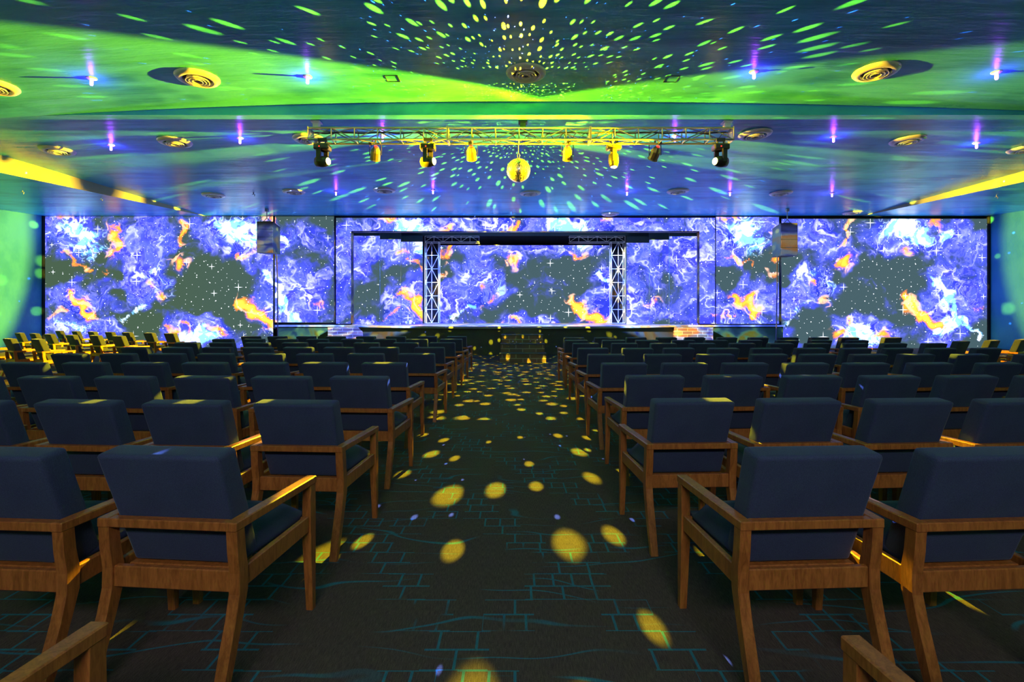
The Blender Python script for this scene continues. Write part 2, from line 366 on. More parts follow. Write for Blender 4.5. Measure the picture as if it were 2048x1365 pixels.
WHITE = [(160, 466, 34, 28, .9), (175, 500, 30, 16, .6), (478, 458, 42, 22, 1.15), (500, 478, 30, 16, .9), (560, 475, 28, 9, .6), (150, 652, 50, 9, .5), (393, 672, 34, 16, 1.3), (300, 548, 24, 16, .35), (325, 570, 16, 26, .35)]
WSEG = [(537, 554, 561, 592, 8, .8), (561, 592, 600, 650, 8, .9), (545, 655, 580, 650, 14, 1.1), (600, 650, 625, 668, 7, .8), (290, 610, 245, 640, 6, .5)]
HEAT = [(228, 482, 10, 22, 1.1), (236, 462, 9, 9, .8), (222, 510, 12, 12, .7), (130, 434, 22, 5, .7), (364, 524, 13, 12, 1.0), (486, 509, 16, 5, .7), (294, 571, 6, 6, .7), (318, 602, 8, 8, .7), (343, 662, 14, 8, .8), (430, 664, 16, 7, .8), (548, 440, 10, 12, .6), (640, 610, 14, 8, .4), (220, 548, 8, 6, .5)]
HSEG = [(130, 590, 165, 604, 7, .9), (165, 604, 186, 632, 10, 1.15), (377, 440, 366, 462, 4, .8), (366, 462, 352, 486, 4, .6), (480, 599, 502, 620, 9, 1.1), (500, 618, 544, 650, 11, 1.25), (125, 505, 185, 535, 4, .6), (370, 640, 372, 655, 5, .6), (104, 635, 140, 622, 4, .5)]
PERIOD = 665.0
def wob(x, y):
    return (x+7*math.sin(y*.071+1.3)+4*math.sin(y*.19+x*.05)+3*math.sin(x*.23), y+6*math.sin(x*.063+.4)+4*math.sin(x*.17+y*.08)+2*math.sin(y*.31+x*.11))
def fields(x, y):
    x, y = wob(x, y); xb = 88+((x-88) % PERIOD)
    d = .12; h = 0; w = 0
    for off in (0, -PERIOD, PERIOD):
        X_ = xb+off
        for (cx, cy, rx, ry, a) in DENS:
            e = ((X_-cx)/rx)**2+((y-cy)/ry)**2
            if e < 9: d = max(d, a*math.exp(-e*.6))
        for (cx, cy, rx, ry, a) in WHITE:
            e = ((X_-cx)/rx)**2+((y-cy)/ry)**2
            if e < 9: w = max(w, a*math.exp(-e))
        for (cx, cy, rx, ry, a) in HEAT:
            e = ((X_-cx)/rx)**2+((y-cy)/ry)**2
            if e < 9: h = max(h, a*math.exp(-e))
        for lst in (0, 1):
            for (x0, y0, x1, y1, r, a) in (WSEG if lst == 0 else HSEG):
                if abs(X_-(x0+x1)/2) > 80: continue
                t = max(0, min(1, ((X_-x0)*(x1-x0)+(y-y0)*(y1-y0))/((x1-x0)**2+(y1-y0)**2)))
                e = ((X_-x0-t*(x1-x0))**2+(y-y0-t*(y1-y0))**2)/(r*r)
                if e < 9:
                    v_ = a*math.exp(-e)
                    if lst == 0: w = max(w, v_)
                    else: h = max(h, v_)
    for off in (0, -PERIOD, PERIOD):
        for (cx, cy, rx, ry, a) in VOID:
            e = ((xb+off-cx)/rx)**2+((y-cy)/ry)**2
            if e < 9: d -= a*math.exp(-e)*.9
    return max(0, min(1, d+.25*w)), min(1, h*.8), min(1, w*.8)
def picture(name, x0, x1, y0, y1, Yd, parent=None, step=3.0, cal=0, boost=0):
    """a flat lit screen face, its picture given in the picture's own units"""
    nx, ny = max(2, int((x1-x0)/step)), max(2, int((y1-y0)/step))
    vs, co, uvs = [], [], []
    for j in range(ny+1):
        for i in range(nx+1):
            x, y = x0+(x1-x0)*i/nx, y0+(y1-y0)*j/ny
            p = P(x, y, Yd); vs.append(tuple(p)); d, h, w = fields(x, y); co.append((min(1, d+boost), h, w))
            uvs.append((x/105.0, -y/105.0))
    fc = [(j*(nx+1)+i, (j+1)*(nx+1)+i, (j+1)*(nx+1)+i+1, j*(nx+1)+i+1) for j in range(ny) for i in range(nx)]
    me = bpy.data.meshes.new(name); me.from_pydata(vs, [], fc); me.materials.append(M['nebula'])
    ca = me.color_attributes.new('fields', 'FLOAT_COLOR', 'POINT')
    ca.data.foreach_set('color', [c for t in co for c in (*t, 1)])
    ul = me.uv_layers.new(name='picture')
    for lp in me.loops: ul.data[lp.index].uv = uvs[lp.vertex_index]
    o = bpy.data.objects.new(name, me); C.objects.link(o)
    if parent: o.parent = parent
    return o
def screen(name, label, cat, x0, x1, y0, y1, Yd, frame_=True, group=None, **k):
    t = thing(name, label, cat, (0, 0, 0), 0, group)
    picture('lit_face', x0, x1, y0, y1, Yd, t, **k)
    a, c = P(x0, y1, Yd), P(x1, y0, Yd)
    bm = nb(); box(bm, a.x-.03, c.x+.03, Yd+.004, Yd+.07, a.z-.03, c.z+.03); obj('frame', bm, M['dark'], t)
    return t
screen('projection_screen', 'huge wall-filling screen of blue nebula clouds left of the stage', 'screen', 88, 546, 433, 700, D-.02)
screen('projection_screen', 'huge wall-filling screen of blue nebula clouds right of the stage', 'screen', 1563, 1974, 438, 702, D-.02)
screen('wing_screen', 'narrow nebula screen between the left hanging loudspeaker and the stage frame', 'screen', 550, 668, 433, 645, D-.02)
screen('wing_screen', 'narrow nebula screen between the stage frame and right hanging loudspeaker', 'screen', 1432, 1558, 434, 648, D-.02)
# stage frame: header and two jambs
t = thing('proscenium', 'nebula-lit frame around the stage opening, header and two side jambs', 'frame')
for nm, r in (('header', (672, 1430, 436, 463)), ('side_jamb', (672, 702, 463, 648)), ('side_jamb', (1399, 1430, 463, 648))):
    o = picture(nm, *r, D-.06, t, boost=.25)
bm = nb()
for x0, x1, y0, y1 in ((703, 1398, 462.4, 464.5), (702, 705, 463, 647), (1396.5, 1399, 463, 647)):
    a, c = P(x0, y1, D-.08), P(x1, y0, D-.08); box(bm, a.x, c.x, D-.08, D+.1, a.z, c.z)
obj('inner_edge', bm, M['dark'], t)
# leg panels receding into the stage
side = {'l': 'left', 'r': 'right'}
for s, lst in (('left', ((704, 759.5, 472, 463, 22.8, 'outermost'), (760.5, 801.5, 479, 463, 23.8, 'middle'), (802.5, 845, 484, 472, 24.8, 'innermost'))),
               ('right', ((1339, 1397, 473, 463, 22.8, 'outermost'), (1299, 1338, 480, 463, 23.8, 'middle'), (1253, 1298, 486, 473, 24.8, 'innermost')))):
    for (x0, x1, yt, ytt, Yd, w) in lst:
        t = thing('stage_leg_panel', f'{w} tall nebula-lit leg panel on the {s} side of the stage', 'stage panel', group='leg panels framing the stage')
        yb = HY+.4*F/Yd
        picture('lit_face', x0, x1, yt, yb, Yd, t, boost=.15)
        a, c = P(x0, yb, Yd), P(x1, yt, Yd); a2 = P(x0, ytt, Yd)
        bm = nb(); box(bm, a.x, c.x, Yd+.004, Yd+.08, a.z, a2.z); box(bm, a.x, c.x, Yd-.002, Yd+.03, c.z, a2.z); obj('unlit_backing', bm, M['teal'], t)
t = screen('stage_backdrop', 'wide nebula backdrop screen at the back of the stage', 'screen', 879, 1221, 491, 646.5, 27.0, boost=.1)
bm = nb(); a, c = P(846, 491, 27.4), P(1252, 470, 27.4); box(bm, a.x, c.x, 27.3, 27.36, 1.02, c.z+.4); tag(obj('black_drape', bm, M['black']), 'black drape hanging behind the nebula backdrop', 'drape')
bm = nb(); a, c = P(706, 478, 22.6), P(1396, 460, 22.6); box(bm, a.x, c.x, 25.0, 25.05, CH+3.62*25/22.6, CH+3.9*25/22.6+.4)
tag(obj('border_drape', bm, M['teal']), 'dark grey border drape across the top of the stage', 'drape')

# white lattice towers with short arms
def tower(x0, x1, xa, label, sgn):
    Y0 = 25.6; t = thing('lattice_tower', label, 'truss', group='white lattice towers on the stage')
    a, c = P(x0, 0, Y0).x, P(x1, 0, Y0).x; w = c-a; zt = CH+(HY-484)*Y0/F; z0 = 1.05; dp = .45
    bm = nb(); r = .022
    for x in (a, c):
        for y in (Y0, Y0+dp): tube(bm, (x, y, z0), (x, y, zt), r, 6)
    tube(bm, ((a+c)/2, Y0, z0), ((a+c)/2, Y0, zt), r*.7, 6)
    obj('upright', bm, M['whitetruss'], t)
    bm = nb(); n = 6
    for k in range(n+1):
        z = z0+(zt-z0)*k/n
        tube(bm, (a, Y0, z), (c, Y0, z), r*.7, 6); tube(bm, (a, Y0, z), (a, Y0+dp, z), r*.6, 6); tube(bm, (c, Y0, z), (c, Y0+dp, z), r*.6, 6)
        if k < n:
            z1 = z0+(zt-z0)*(k+1)/n; m_ = (a+c)/2
            if k % 2: A = [(a, z), (m_, z1), (c, z)]
            else: A = [(a, z1), (m_, z), (c, z1)]
            for (p, q) in zip(A, A[1:]): tube(bm, (p[0], Y0, p[1]), (q[0], Y0, q[1]), r*.7, 6)
            xs_ = c if sgn > 0 else a
            tube(bm, (xs_, Y0, z if k % 2 else z1), (xs_, Y0+dp, z1 if k % 2 else z), r*.6, 6)
    obj('lattice', bm, M['whitetruss'], t)
    bm = nb(); e = P(xa, 0, Y0).x; s0 = min(a, e) if sgn > 0 else min(a, e); s1 = max(c, e)
    for z in (zt, zt+.3):
        for y in (Y0, Y0+dp): tube(bm, (s0, y, z), (s1, y, z), r*.9, 6)
    n = 6
    for k in range(n+1):
        x = s0+(s1-s0)*k/n; tube(bm, (x, Y0, zt), (x, Y0, zt+.3), r*.7, 6)
        if k < n:
            x2 = s0+(s1-s0)*(k+1)/n; tube(bm, (x, Y0, zt+(.3 if k % 2 else 0)), (x2, Y0, zt+(0 if k % 2 else .3)), r*.6, 6)
    obj('top_arm', bm, M['whitetruss'], t)
tower(850, 877, 958, 'white lattice tower with top arm, left of the stage backdrop', 1)
tower(1223, 1250, 1139, 'white lattice tower with top arm, right of the stage backdrop', -1)

# stage deck with bowed front
ZS = 1.02
def arc(n=40, inset=0):
    pts = []
    for i in range(n+1):
        u = -1+2*i/n; x = .05+u*7.35; pts.append((x*(1-inset*.02), 21.35-3.15*(1-abs(u)**2.0)+inset))
    return pts
bm = nb(); A = arc(); ye = 21.35
outline = [(-10.25, D-.1), (-10.25, ye)]+A+[(11.6, ye), (11.6, D-.1)]
for z in (ZS, ZS-.07):
    pass
top = [bm.verts.new((x, y, ZS)) for x, y in outline]; bot = [bm.verts.new((x, y, ZS-.07)) for x, y in outline]
bm.faces.new(top); bm.faces.new(bot[::-1]); n = len(outline)
for i in range(n): bm.faces.new([top[i], top[(i+1) % n], bot[(i+1) % n], bot[i]])
fl = nb(); box(fl, ox0-1.1, ox1+1.1, D-.1, 28.1, ZS-.07, ZS); struct('floor_stage', fl, M['deck'])
bm2 = nb(); B = [(x, y+.15) for x, y in A]
tt = [bm2.verts.new((x, y, ZS-.07)) for x, y in B]; bb = [bm2.verts.new((x, y, 0)) for x, y in B]
for i in range(len(B)-1): bm2.faces.new([tt[i], tt[i+1], bb[i+1], bb[i]])
st = thing('stage', 'raised stage with a bowed glossy deck edge and black skirt', 'stage')
obj('deck', bm, M['deck'], st); obj('skirt', bm2, M['fascia'], st)
for x0, x1, mt_, nm in ((-10.2, -7.6, 'darkgreen', 'side_board'), (7.75, 11.5, 'darkgreen', 'side_board')):
    bm = nb(); box(bm, x0, x1, 21.45, 21.6, 0, ZS-.07); obj(nm, bm, M[mt_], st)
for x0, x1 in ((-7.75, -6.3), (6.6, 8.2)):
    bm = nb(); box(bm, x0, x1, 20.7, 21.6, 0, ZS-.08); obj('brick_block', bm, M['brick'], st)
# steps
t = thing('stage_steps', 'four-step brick-printed stairs in the middle of the stage front', 'steps', (.24, 15.1, 0))
ys = [0, .55, 1.15, 2.0, 3.0]; zs = [.27, .53, .79, .99]
for k in range(4):
    bm = nb(); hw = .70-.012*k; box(bm, -hw, hw, ys[k], ys[4], zs[k]-.26 if k else 0, zs[k]-.02, .004, 1); obj('riser', bm, M['brick'] if k < 3 else M['fascia'], t)
    bm = nb(); box(bm, -hw-.015, hw+.015, ys[k]-.02, ys[k+1]+.02 if k < 3 else ys[4], zs[k]-.019, zs[k]+.012, .004, 1); obj('tread', bm, M['fascia'], t)

# ---------------------------------------------------------------- ceiling truss
YT = 11.2; x0t, x1t = (615-HX)*YT/F, (1468-HX)*YT/F
zt1, zt0, dpt = CH+.376*YT, CH+.353*YT, .29
tr = thing('ceiling_truss', 'long aluminium box truss hung under the ceiling across the aisle', 'truss', ((x0t+x1t)/2, YT+dpt/2, zt0))
ctr = Vector(((x0t+x1t)/2, YT+dpt/2, zt0))
def tp(x, y, z): return Vector((x, y, z))-ctr
joints = [x0t, (895-HX)*YT/F, (1181-HX)*YT/F, x1t]
for k in range(3):
    a, c = joints[k]+.012, joints[k+1]-.012
    bm = nb()
    for z in (zt0, zt1):
        for y in (YT, YT+dpt): tube(bm, tp(a, y, z), tp(c, y, z), .023, 10)
    obj('chord', bm, M['alu'], tr)
    bm = nb(); n = 6
    for i in range(n+1):
        x = a+(c-a)*i/n
        for y in (YT, YT+dpt): tube(bm, tp(x, y, zt0), tp(x, y, zt1), .014, 8)
        for z in (zt0, zt1): tube(bm, tp(x, YT, z), tp(x, YT+dpt, z), .012, 8)
        if i < n:
            x2 = a+(c-a)*(i+1)/n; f = i % 2
            for y in (YT, YT+dpt): tube(bm, tp(x, y, zt1 if f else zt0), tp(x2, y, zt0 if f else zt1), .012, 8)
            for z in (zt0, zt1): tube(bm, tp(x, YT+(dpt if f else 0), z), tp(x2, YT+(0 if f else dpt), z), .010, 8)
    for x in (a, c):
        box(bm, *sorted((x-ctr.x-.008, x-ctr.x+.008)), -dpt/2-.03, dpt/2+.03, -.03, zt1-zt0+.03)
        # open the end plates a little: they are frames
    obj('lattice', bm, M['alu'], tr)
for x in ((628-HX)*YT/F, (1459-HX)*YT/F, (1046-HX)*YT/F):
    bm = nb(); mid = abs(x) < 1
    box(bm, x-ctr.x-.065, x-ctr.x+.065, -.07, .07, zt1-zt0+.02, zt1-zt0+.17, .01)
    tube(bm, tp(x, YT+dpt/2, zt1+.15), tp(x, YT+dpt/2, HC), .03, 8); box(bm, x-ctr.x-.1, x-ctr.x+.1, -.1, .1, HC-ctr.z-.03, HC-ctr.z)
    obj('hanging_bracket', bm, M['dark'] if mid else M['ventwhite'], tr)
bm = nb(); random.seed(3)
for k in range(14):
    x = x0t+.4+(x1t-x0t-.8)*random.random(); y = YT+dpt*.5; w = .25+.3*random.random()
    pts = [tp(x+w*i/6, y+random.uniform(-.05, .05), zt0+.1+.09*math.cos(PI*i/3)) for i in range(7)]; path(bm, pts, .007, 5)
path(bm, [tp(x0t+.1+(x1t-x0t-.2)*i/40, YT+dpt*.6, zt1-.05-.02*math.sin(i*1.7)) for i in range(41)], .012, 5)
obj('cable', bm, M['cable'], tr)

# lamps on the truss
def mover(px, lx, ly, label, aim, violet=False):
    back = .55 if violet else 0
    """yoke-type moving head; lx,ly is its lens"""
    Y0 = YT+back; X0 = (px-HX)*Y0/F; up = .352*back
    t = thing('moving_head_light', label, 'stage light', (X0, Y0, zt0+up), group='moving head lights on the truss')
    bm = nb(); box(bm, -.17, .17, -.12, .12, -.25, -.12, .03, 3); obj('base', bm, M['housing'], t)
    bm = nb(); tube(bm, (-.07, 0, -.13), (-.07, 0, -.02), .018); tube(bm, (.07, 0, -.13), (.07, 0, -.02), .018); box(bm, -.1, .1, -.03, .03, -.05, .03, .008)
    if violet: tube(bm, (-.06, 0, -.01), (-.06, dpt-back-.02, -up), .018); tube(bm, (.06, 0, -.01), (.06, dpt-back-.02, -up), .018)
    obj('clamp', bm, M['dark'], t)
    c = Vector((0, 0, -.50)); d = Vector(aim).normalized(); side_ = d.cross(Vector((0, 0, 1))).normalized() if abs(d.z) < .95 else Vector((0, 1, 0))
    bm = nb()
    for s in (-1, 1):
        q = side_*s*.13
        sweep(bm, [[(q+Vector((dx, dy, z))) for dx, dy in ((-.045, -.035), (.045, -.035), (.045, .035), (-.045, .035))] for z in (-.24, -.38, -.54)])
    sweep(bm, [[side_*s*.15+Vector((dx, dy, -.26)) for dx, dy in ((-.04, -.04), (.04, -.04), (.04, .04), (-.04, .04))] for s in (-1, 1)])
    obj('yoke', bm, M['housing'], t)
    bm = nb(); lathe(bm, [(.05, -.17), (.11, -.14), (.125, -.02), (.12, .06), (.10, .12), (.085, .15)], 24, c, d); h = obj('head', bm, M['housing'], t, True)
    bm = nb(); lathe(bm, [(.078, .150), (.07, .163), (.03, .168)], 24, c, d); obj('lens', bm, M['lensviolet' if violet else 'lens'], h, True)
    bm = nb(); lathe(bm, [(.012, 0), (.012, .006)], 12, (-.03, -.12, -.19), (0, -1, 0)); obj('indicator', bm, M['red'], t)
    return Vector((X0, Y0, zt0))+c+d*.18
ball_c = P(1037, 341, YT)
YELLOW = (1.15, .66, .0)
lamps = []
lamps.append((mover(645, 656, 325, 'leftmost moving head light on the truss, lit yellow', (1, -.3, -.03)), 1))
lamps.append((mover(856, 868, 322, 'moving head light left of the mirror ball, lit yellow', (1, -.35, -.03)), 2))
mover(1227, 1227, 330, 'moving head light pointing straight down right of the mirror ball', (.02, -.1, -1), True)
lamps.append((mover(1441, 1427, 321, 'rightmost moving head light on the truss, lit yellow', (-1, -.35, -.03)), 3))
def par(px, label, tilt):
    Y0 = YT+dpt+.38; X0 = (px-HX)*Y0/F; up = .24
    t = thing('par_can', label, 'stage light', (X0, Y0, zt0+up), group='par cans on the truss')
    bm = nb(); z0, z1 = -.10, -.34
    for s in (-1, 1): box(bm, *sorted((s*.135, s*.145)), -.02, .02, z1-.04, z0)
    box(bm, -.145, .145, -.02, .02, z0-.008, z0); tube(bm, (0, 0, z0), (0, 0, -.02), .02)
    tube(bm, (0, -.40, -up), (0, -.10, -.04), .018); tube(bm, (0, -.12, -.045), (0, .02, -.03), .018); box(bm, -.04, .04, -.44, -.36, -up-.03, -up+.04, .01)
    obj('yoke', bm, M['dark'], t)
    d = Vector((tilt, .75, -.8)).normalized(); c = Vector((0, 0, -.34))
    bm = nb(); lathe(bm, [(.045, -.17), (.07, -.16), (.115, -.06), (.12, .03), (.12, .13), (.128, .14), (.128, .15)], 12, c, d); h = obj('can', bm, M['parhousing'], t)
    bm = nb(); lathe(bm, [(.043, -.178), (.04, -.19)], 16, c, d); obj('rear_cap', bm, M['red'], h)
    bm = nb(); lathe(bm, [(.10, .142), (.05, .148)], 16, c, d); obj('lens', bm, M['parlens'], h)
par(751, 'par can with red rear glow, second fixture from the truss left end', -.3)
par(943, 'par can with red rear glow, nearest left of the mirror ball', 0)
par(1135, 'par can with red rear glow, nearest right of the mirror ball', .12)
par(1310, 'par can with red rear glow, second fixture from the truss right end', -.25)

# mirror ball
RB = .262
t = thing('mirror_ball', 'sparkling mirror ball hanging below the middle of the truss', 'mirror ball', ball_c)
bm = nb(); nv, nr = 44, 28; rr = random.Random(5)
for j in range(nr):
    a0_, a1_ = PI*j/nr, PI*(j+1)/nr; n = max(6, int(nv*math.sin((a0_+a1_)/2)+.5))
    for i in range(n):
        b0, b1 = 2*PI*i/n, 2*PI*(i+.96)/n
        c_ = Vector((math.sin((a0_+a1_)/2)*math.cos((b0+b1)/2), math.sin((a0_+a1_)/2)*math.sin((b0+b1)/2), math.cos((a0_+a1_)/2)))
        tw = Matrix.Rotation(rr.uniform(-.05, .05), 3, 'X') @ Matrix.Rotation(rr.uniform(-.05, .05), 3, 'Y')
        q = []
        for (a_, b_) in ((a0_, b0), (a0_*.04+a1_*.96, b0), (a0_*.04+a1_*.96, b1), (a0_, b1)):
            v_ = Vector((math.sin(a_)*math.cos(b_), math.sin(a_)*math.sin(b_), math.cos(a_)))
            q.append((c_+tw @ (v_-c_))*RB)
        if (q[0]-q[3]).length < 1e-5: q = q[:3]
        try: bm.faces.new([bm.verts.new(p) for p in q])
        except ValueError: pass
me_ = bpy.data.meshes.new('mirror_tiles'); bm.to_mesh(me_); bm.free(); me_.materials.append(M['mirror'])
o = bpy.data.objects.new('mirror_tiles', me_); C.objects.link(o); o.parent = t
bm = nb(); lathe(bm, [(.002, -RB*.97)]+[(RB*.965*math.sin(a), -RB*.965*math.cos(a)) for a in [PI*k/16 for k in range(1, 16)]]+[(.002, RB*.97)], 24); obj('core', bm, M['dark'], t, True)
zc = zt0-ball_c.z
bm = nb(); lathe(bm, [(.045, RB*.97), (.045, RB+.004), (.012, RB+.008), (.012, RB+.016)], 16); obj('cap', bm, M['alu'], t)
bm = nb(); path(bm, [(-.01, 0, RB+.01), (-.03, 0, RB+.08), (0, 0, RB+.13), (.03, 0, RB+.08), (.01, 0, RB+.01)], .004); tube(bm, (0, 0, RB+.12), (0, .14, zc), .006); obj('hanging_wire', bm, M['alu'], t)

# ---------------------------------------------------------------- vents in the ceiling
def place_ceiling(px, py, near):
    if near:
        Y_ = 9.5
        for _ in range(20): Y_ = (zn((px-HX)*Y_/F)-CH)*F/(HY-py)
        return (px-HX)*Y_/F, Y_, zn((px-HX)*Y_/F)
    Y_ = (HC-CH)*F/(HY-py); return (px-HX)*Y_/F, Y_, HC
def copy_tree(o, parent=None):
    c = o.copy(); C.objects.link(c); c.parent = parent
    for ch in list(o.children): copy_tree(ch, c)
    return c
def make_vent():
    t = thing('ceiling_vent', 'x', 'ceiling vent', group='round ceiling vents')
    R = .385
    bm = nb(); lathe(bm, [(R, 0), (R, -.012), (R*.93, -.045), (R*.70, -.070), (R*.66, -.060), (R*.66, -.01)], 40, caps=False); obj('outer_ring', bm, M['ventwhite'], t, True)
    bm = nb(); lathe(bm, [(R*.655, -.004), (.001, -.003)], 32, caps=False); obj('throat', bm, M['ventdark'], t)
    for k, (r, z) in enumerate(((.50, -.085), (.36, -.088), (.22, -.092))):
        bm = nb(); lathe(bm, [(R*(r-.075), -.02), (R*r, z), (R*(r+.03), z), (R*(r-.03), -.02)], 36, caps=False); obj('cone_ring', bm, M['ventwhite'], t, True)
    bm = nb(); lathe(bm, [(.001, -.075), (R*.10, -.075), (R*.09, -.02)], 24, caps=False); obj('centre_disc', bm, M['ventdark'], t)
    return t
vents = [(395, 155, 1, 'large round vent in the near ceiling, left of the aisle'), (-14, 172, 1, 'round vent cut by the left edge of the photo'),
         (1052, 145, 1, 'round vent in the near ceiling straight above the aisle'), (1752, 142, 1, 'large round vent in the near ceiling, right of the aisle'),
         (115, 300, 0, 'round vent near the left ceiling fascia, lit yellow'), (350, 283, 0, 'round yellow-lit vent between two violet lamps, left ceiling'),
         (618, 277, 0, 'round vent partly hidden behind the left truss end'), (1510, 268, 0, 'round vent just right of the truss end'),
         (1815, 280, 0, 'round vent between two violet lamps, right ceiling'), (2052, 297, 0, 'round vent cut by the right edge of the photo'),
         (427, 390, 0, 'small distant round vent, leftmost of the far ceiling row'), (588, 383, 0, 'small distant round vent, second from left in the far row'),
         (769, 380, 0, 'small distant round vent left of the mirror ball, far row'), (1061, 386, 0, 'small distant round vent just below and right of the mirror ball'),
         (1356, 382, 0, 'small distant round vent below the right end of the truss'), (1562, 386, 0, 'small distant round vent between two far right violet lamps'),
         (1705, 425, 0, 'small round vent above the top edge of the right screen'), (1217, 434, 0, 'dark flat vent right above the stage frame header')]
v0 = None
for (px, py, nr_, lb) in vents:
    if v0 is None: v = v0 = make_vent()
    else: v = copy_tree(v0)
    v['label'] = lb; x, y, z = place_ceiling(px, py if py < 434 else 431.9, nr_); v.location = (x, min(y, D-.45), z-.001)
    if nr_:
        sl = -(2*x*(.0027 if x < 0 else .0015)) if abs(x) < 12 else 0
        v.rotation_euler = (0, -math.atan(sl), 0)

# violet lamps
def make_lamp():
    t = thing('violet_ceiling_lamp', 'x', 'lamp', group='small violet lamps on the ceiling')
    bm = nb(); lathe(bm, [(.085, 0), (.085, -.01), (.06, -.028), (.03, -.034)], 24); obj('flange', bm, M['ventwhite'], t, True)
    bm = nb(); lathe(bm, [(.022, -.034), (.027, -.06), (.027, -.125), (.018, -.14), (.004, -.145)], 16); obj('bulb', bm, M['bulb'], t, True)
    return t
vl = [(183, 156, 1, 'violet lamp left of the large near-left vent'), (615, 153, 1, 'violet lamp right of the large near-left vent'), (1508, 143, 1, 'violet lamp left of the large near-right vent'), (1993, 144, 1, 'violet lamp right of the large near-right vent, at photo edge'),
      (222, 290, 0, 'violet lamp between the two yellow-lit left vents'), (480, 276, 0, 'violet lamp between a yellow-lit vent and the left truss end'), (765, 271, 0, 'violet lamp seen through the left half of the truss'), (1350, 272, 0, 'violet lamp seen through the right half of the truss'),
      (1667, 273, 0, 'violet lamp between two vents right of the truss'), (1953, 286, 0, 'violet lamp above the right ceiling fascia'), (672, 383, 0, 'distant violet lamp above the left end of the stage frame'), (866, 380, 0, 'distant violet lamp left below the mirror ball'),
      (1254, 383, 0, 'distant violet lamp right below the mirror ball'), (1460, 384, 0, 'distant violet lamp above the right wing screen'), (1664, 386, 0, 'distant violet lamp farthest right, above the right screen')]
def light(name, typ, loc, energy, color, **k):
    d = bpy.data.lights.new(name, typ); d.energy = energy; d.color = color
    for a, v_ in k.items(): setattr(d, a, v_)
    o = bpy.data.objects.new(name, d); C.objects.link(o); o.location = loc
    return o
l0 = None
for (px, py, nr_, lb) in vl:
    if l0 is None: v = l0 = make_lamp()
    else: v = copy_tree(l0)
    v['label'] = lb; x, y, z = place_ceiling(px, py, nr_); v.location = (x, y, z-.001)
    light('violet_glow', 'POINT', (x, y, z-.19), 7.0 if nr_ else 9, (.28, .03, 1), shadow_soft_size=.02)

# small fittings
for (px, py, lb) in ((507, 386, 'tiny dark sprinkler head between two far left vents'), (1993, 379, 'tiny brass sprinkler head on the right soffit'), (45, 376, 'small brass hook on the left soffit'), (202, 393, 'small bent wire hook on the left soffit nearer the screen')):
    Yq = 4.4*F/(HY-py) if px == 507 else (17.6 if px == 202 else (17.3 if px == 1993 else 16.2))
    q = P(px, py, Yq); zc_ = HC if px == 507 else HC-(.0575*(D-Yq) if px < 1000 else .0485*(D-Yq))
    q.x = (px-HX)*Yq/F
    bm = nb(); tube(bm, (0, 0, 0), (0, 0, -.06), .012); path(bm, [(-.05, 0, -.06), (0, 0, -.05), (.05, 0, -.06), (.03, 0, -.12)], .009)
    lathe(bm, [(.03, -.005), (.03, 0)], 12)
    o = obj('sprinkler_head' if 'sprinkler' in lb else 'ceiling_hook', bm, M['alu' if px != 507 else 'dark']); o.location = (q.x, Yq, zc_); tag(o, lb, 'ceiling fitting')
for (px, py, lb) in ((1343, 158, 'small square hatch outline in the near ceiling right of centre'), (785, 157, 'small square hatch outline in the near ceiling left of centre')):
    x, y, z = place_ceiling(px, py, 1); bm = nb()
    for (a, c, e, f) in ((-.13, .13, -.13, -.12), (-.13, .13, .12, .13), (-.13, -.12, -.13, .13), (.12, .13, -.13, .13)): box(bm, a, c, e, f, -.008, 0)
    o = obj('hatch_outline', bm, M['dark']); o.location = (x, y, z-.001); tag(o, lb, 'ceiling hatch')

# ---------------------------------------------------------------- hanging loudspeakers
def speaker(px0, px1, pxs, label, Y0, y0, y1):
    a, c = P(px0, y1, Y0), P(px1, y0, Y0); s = P(pxs, y0, Y0+.7)
    t = thing('hanging_loudspeaker', label, 'loudspeaker', ((a.x+c.x)/2, Y0, a.z)); o_ = Vector(((a.x+c.x)/2, Y0, a.z)); w = (c.x-a.x)/2; h = c.z-a.z
    sg = 1 if pxs > px1 else -1; so = s.x-o_.x
    bm = nb()   # cabinet: front face, deep tapered side
    if sg > 0: ring = [(-w, 0), (w, 0), (so, .7), (-w+.1, .7)]
    else: ring = [(-w, 0), (w, 0), (w-.1, .7), (so, .7)]
    hexa(bm, [(x, y+.02, (0 if y < .3 else .02)) for x, y in ring]+[(x, y+.02, h if y < .3 else h-.12) for x, y in ring]); obj('cabinet', bm, M['speakerbody'], t)
    bm = nb()
    n = 4
    for k in range(n): box(bm, -w+.01, w-.01, 0, .03, h*k/n+.008, h*(k+1)/n-.008, .006)
    obj('grille', bm, M['speakerface'], t)
    bm = nb()
    box(bm, -w*.5, w*.5, .15, .2, h, h+.04); tube(bm, (-w*.4, .17, h+.02), (0, .17, h+.17), .015); tube(bm, (w*.4, .17, h+.02), (0, .17, h+.17), .015)
    tube(bm, (0, .17, h+.15), (0, .17, HC-a.z), .02); box(bm, -.06, .06, .11, .23, HC-a.z-.12, HC-a.z, .01)
    obj('hanging_bracket', bm, M['alu'], t)
    bm = nb(); xe = w-.02 if sg > 0 else -w+.03
    path(bm, [(xe, .3, h*.1), (xe, .35, 0), (xe+.02, .4, -1.2), (xe, .45, -a.z+ZS*0+.05)], .025, 6); obj('cable', bm, M['cable'], t)
speaker(513, 546, 560, 'black hanging loudspeaker in front of the left screen', 20.4, 443, 506)
speaker(1562, 1596, 1545, 'black hanging loudspeaker in front of the right screen', 20.4, 446, 512)

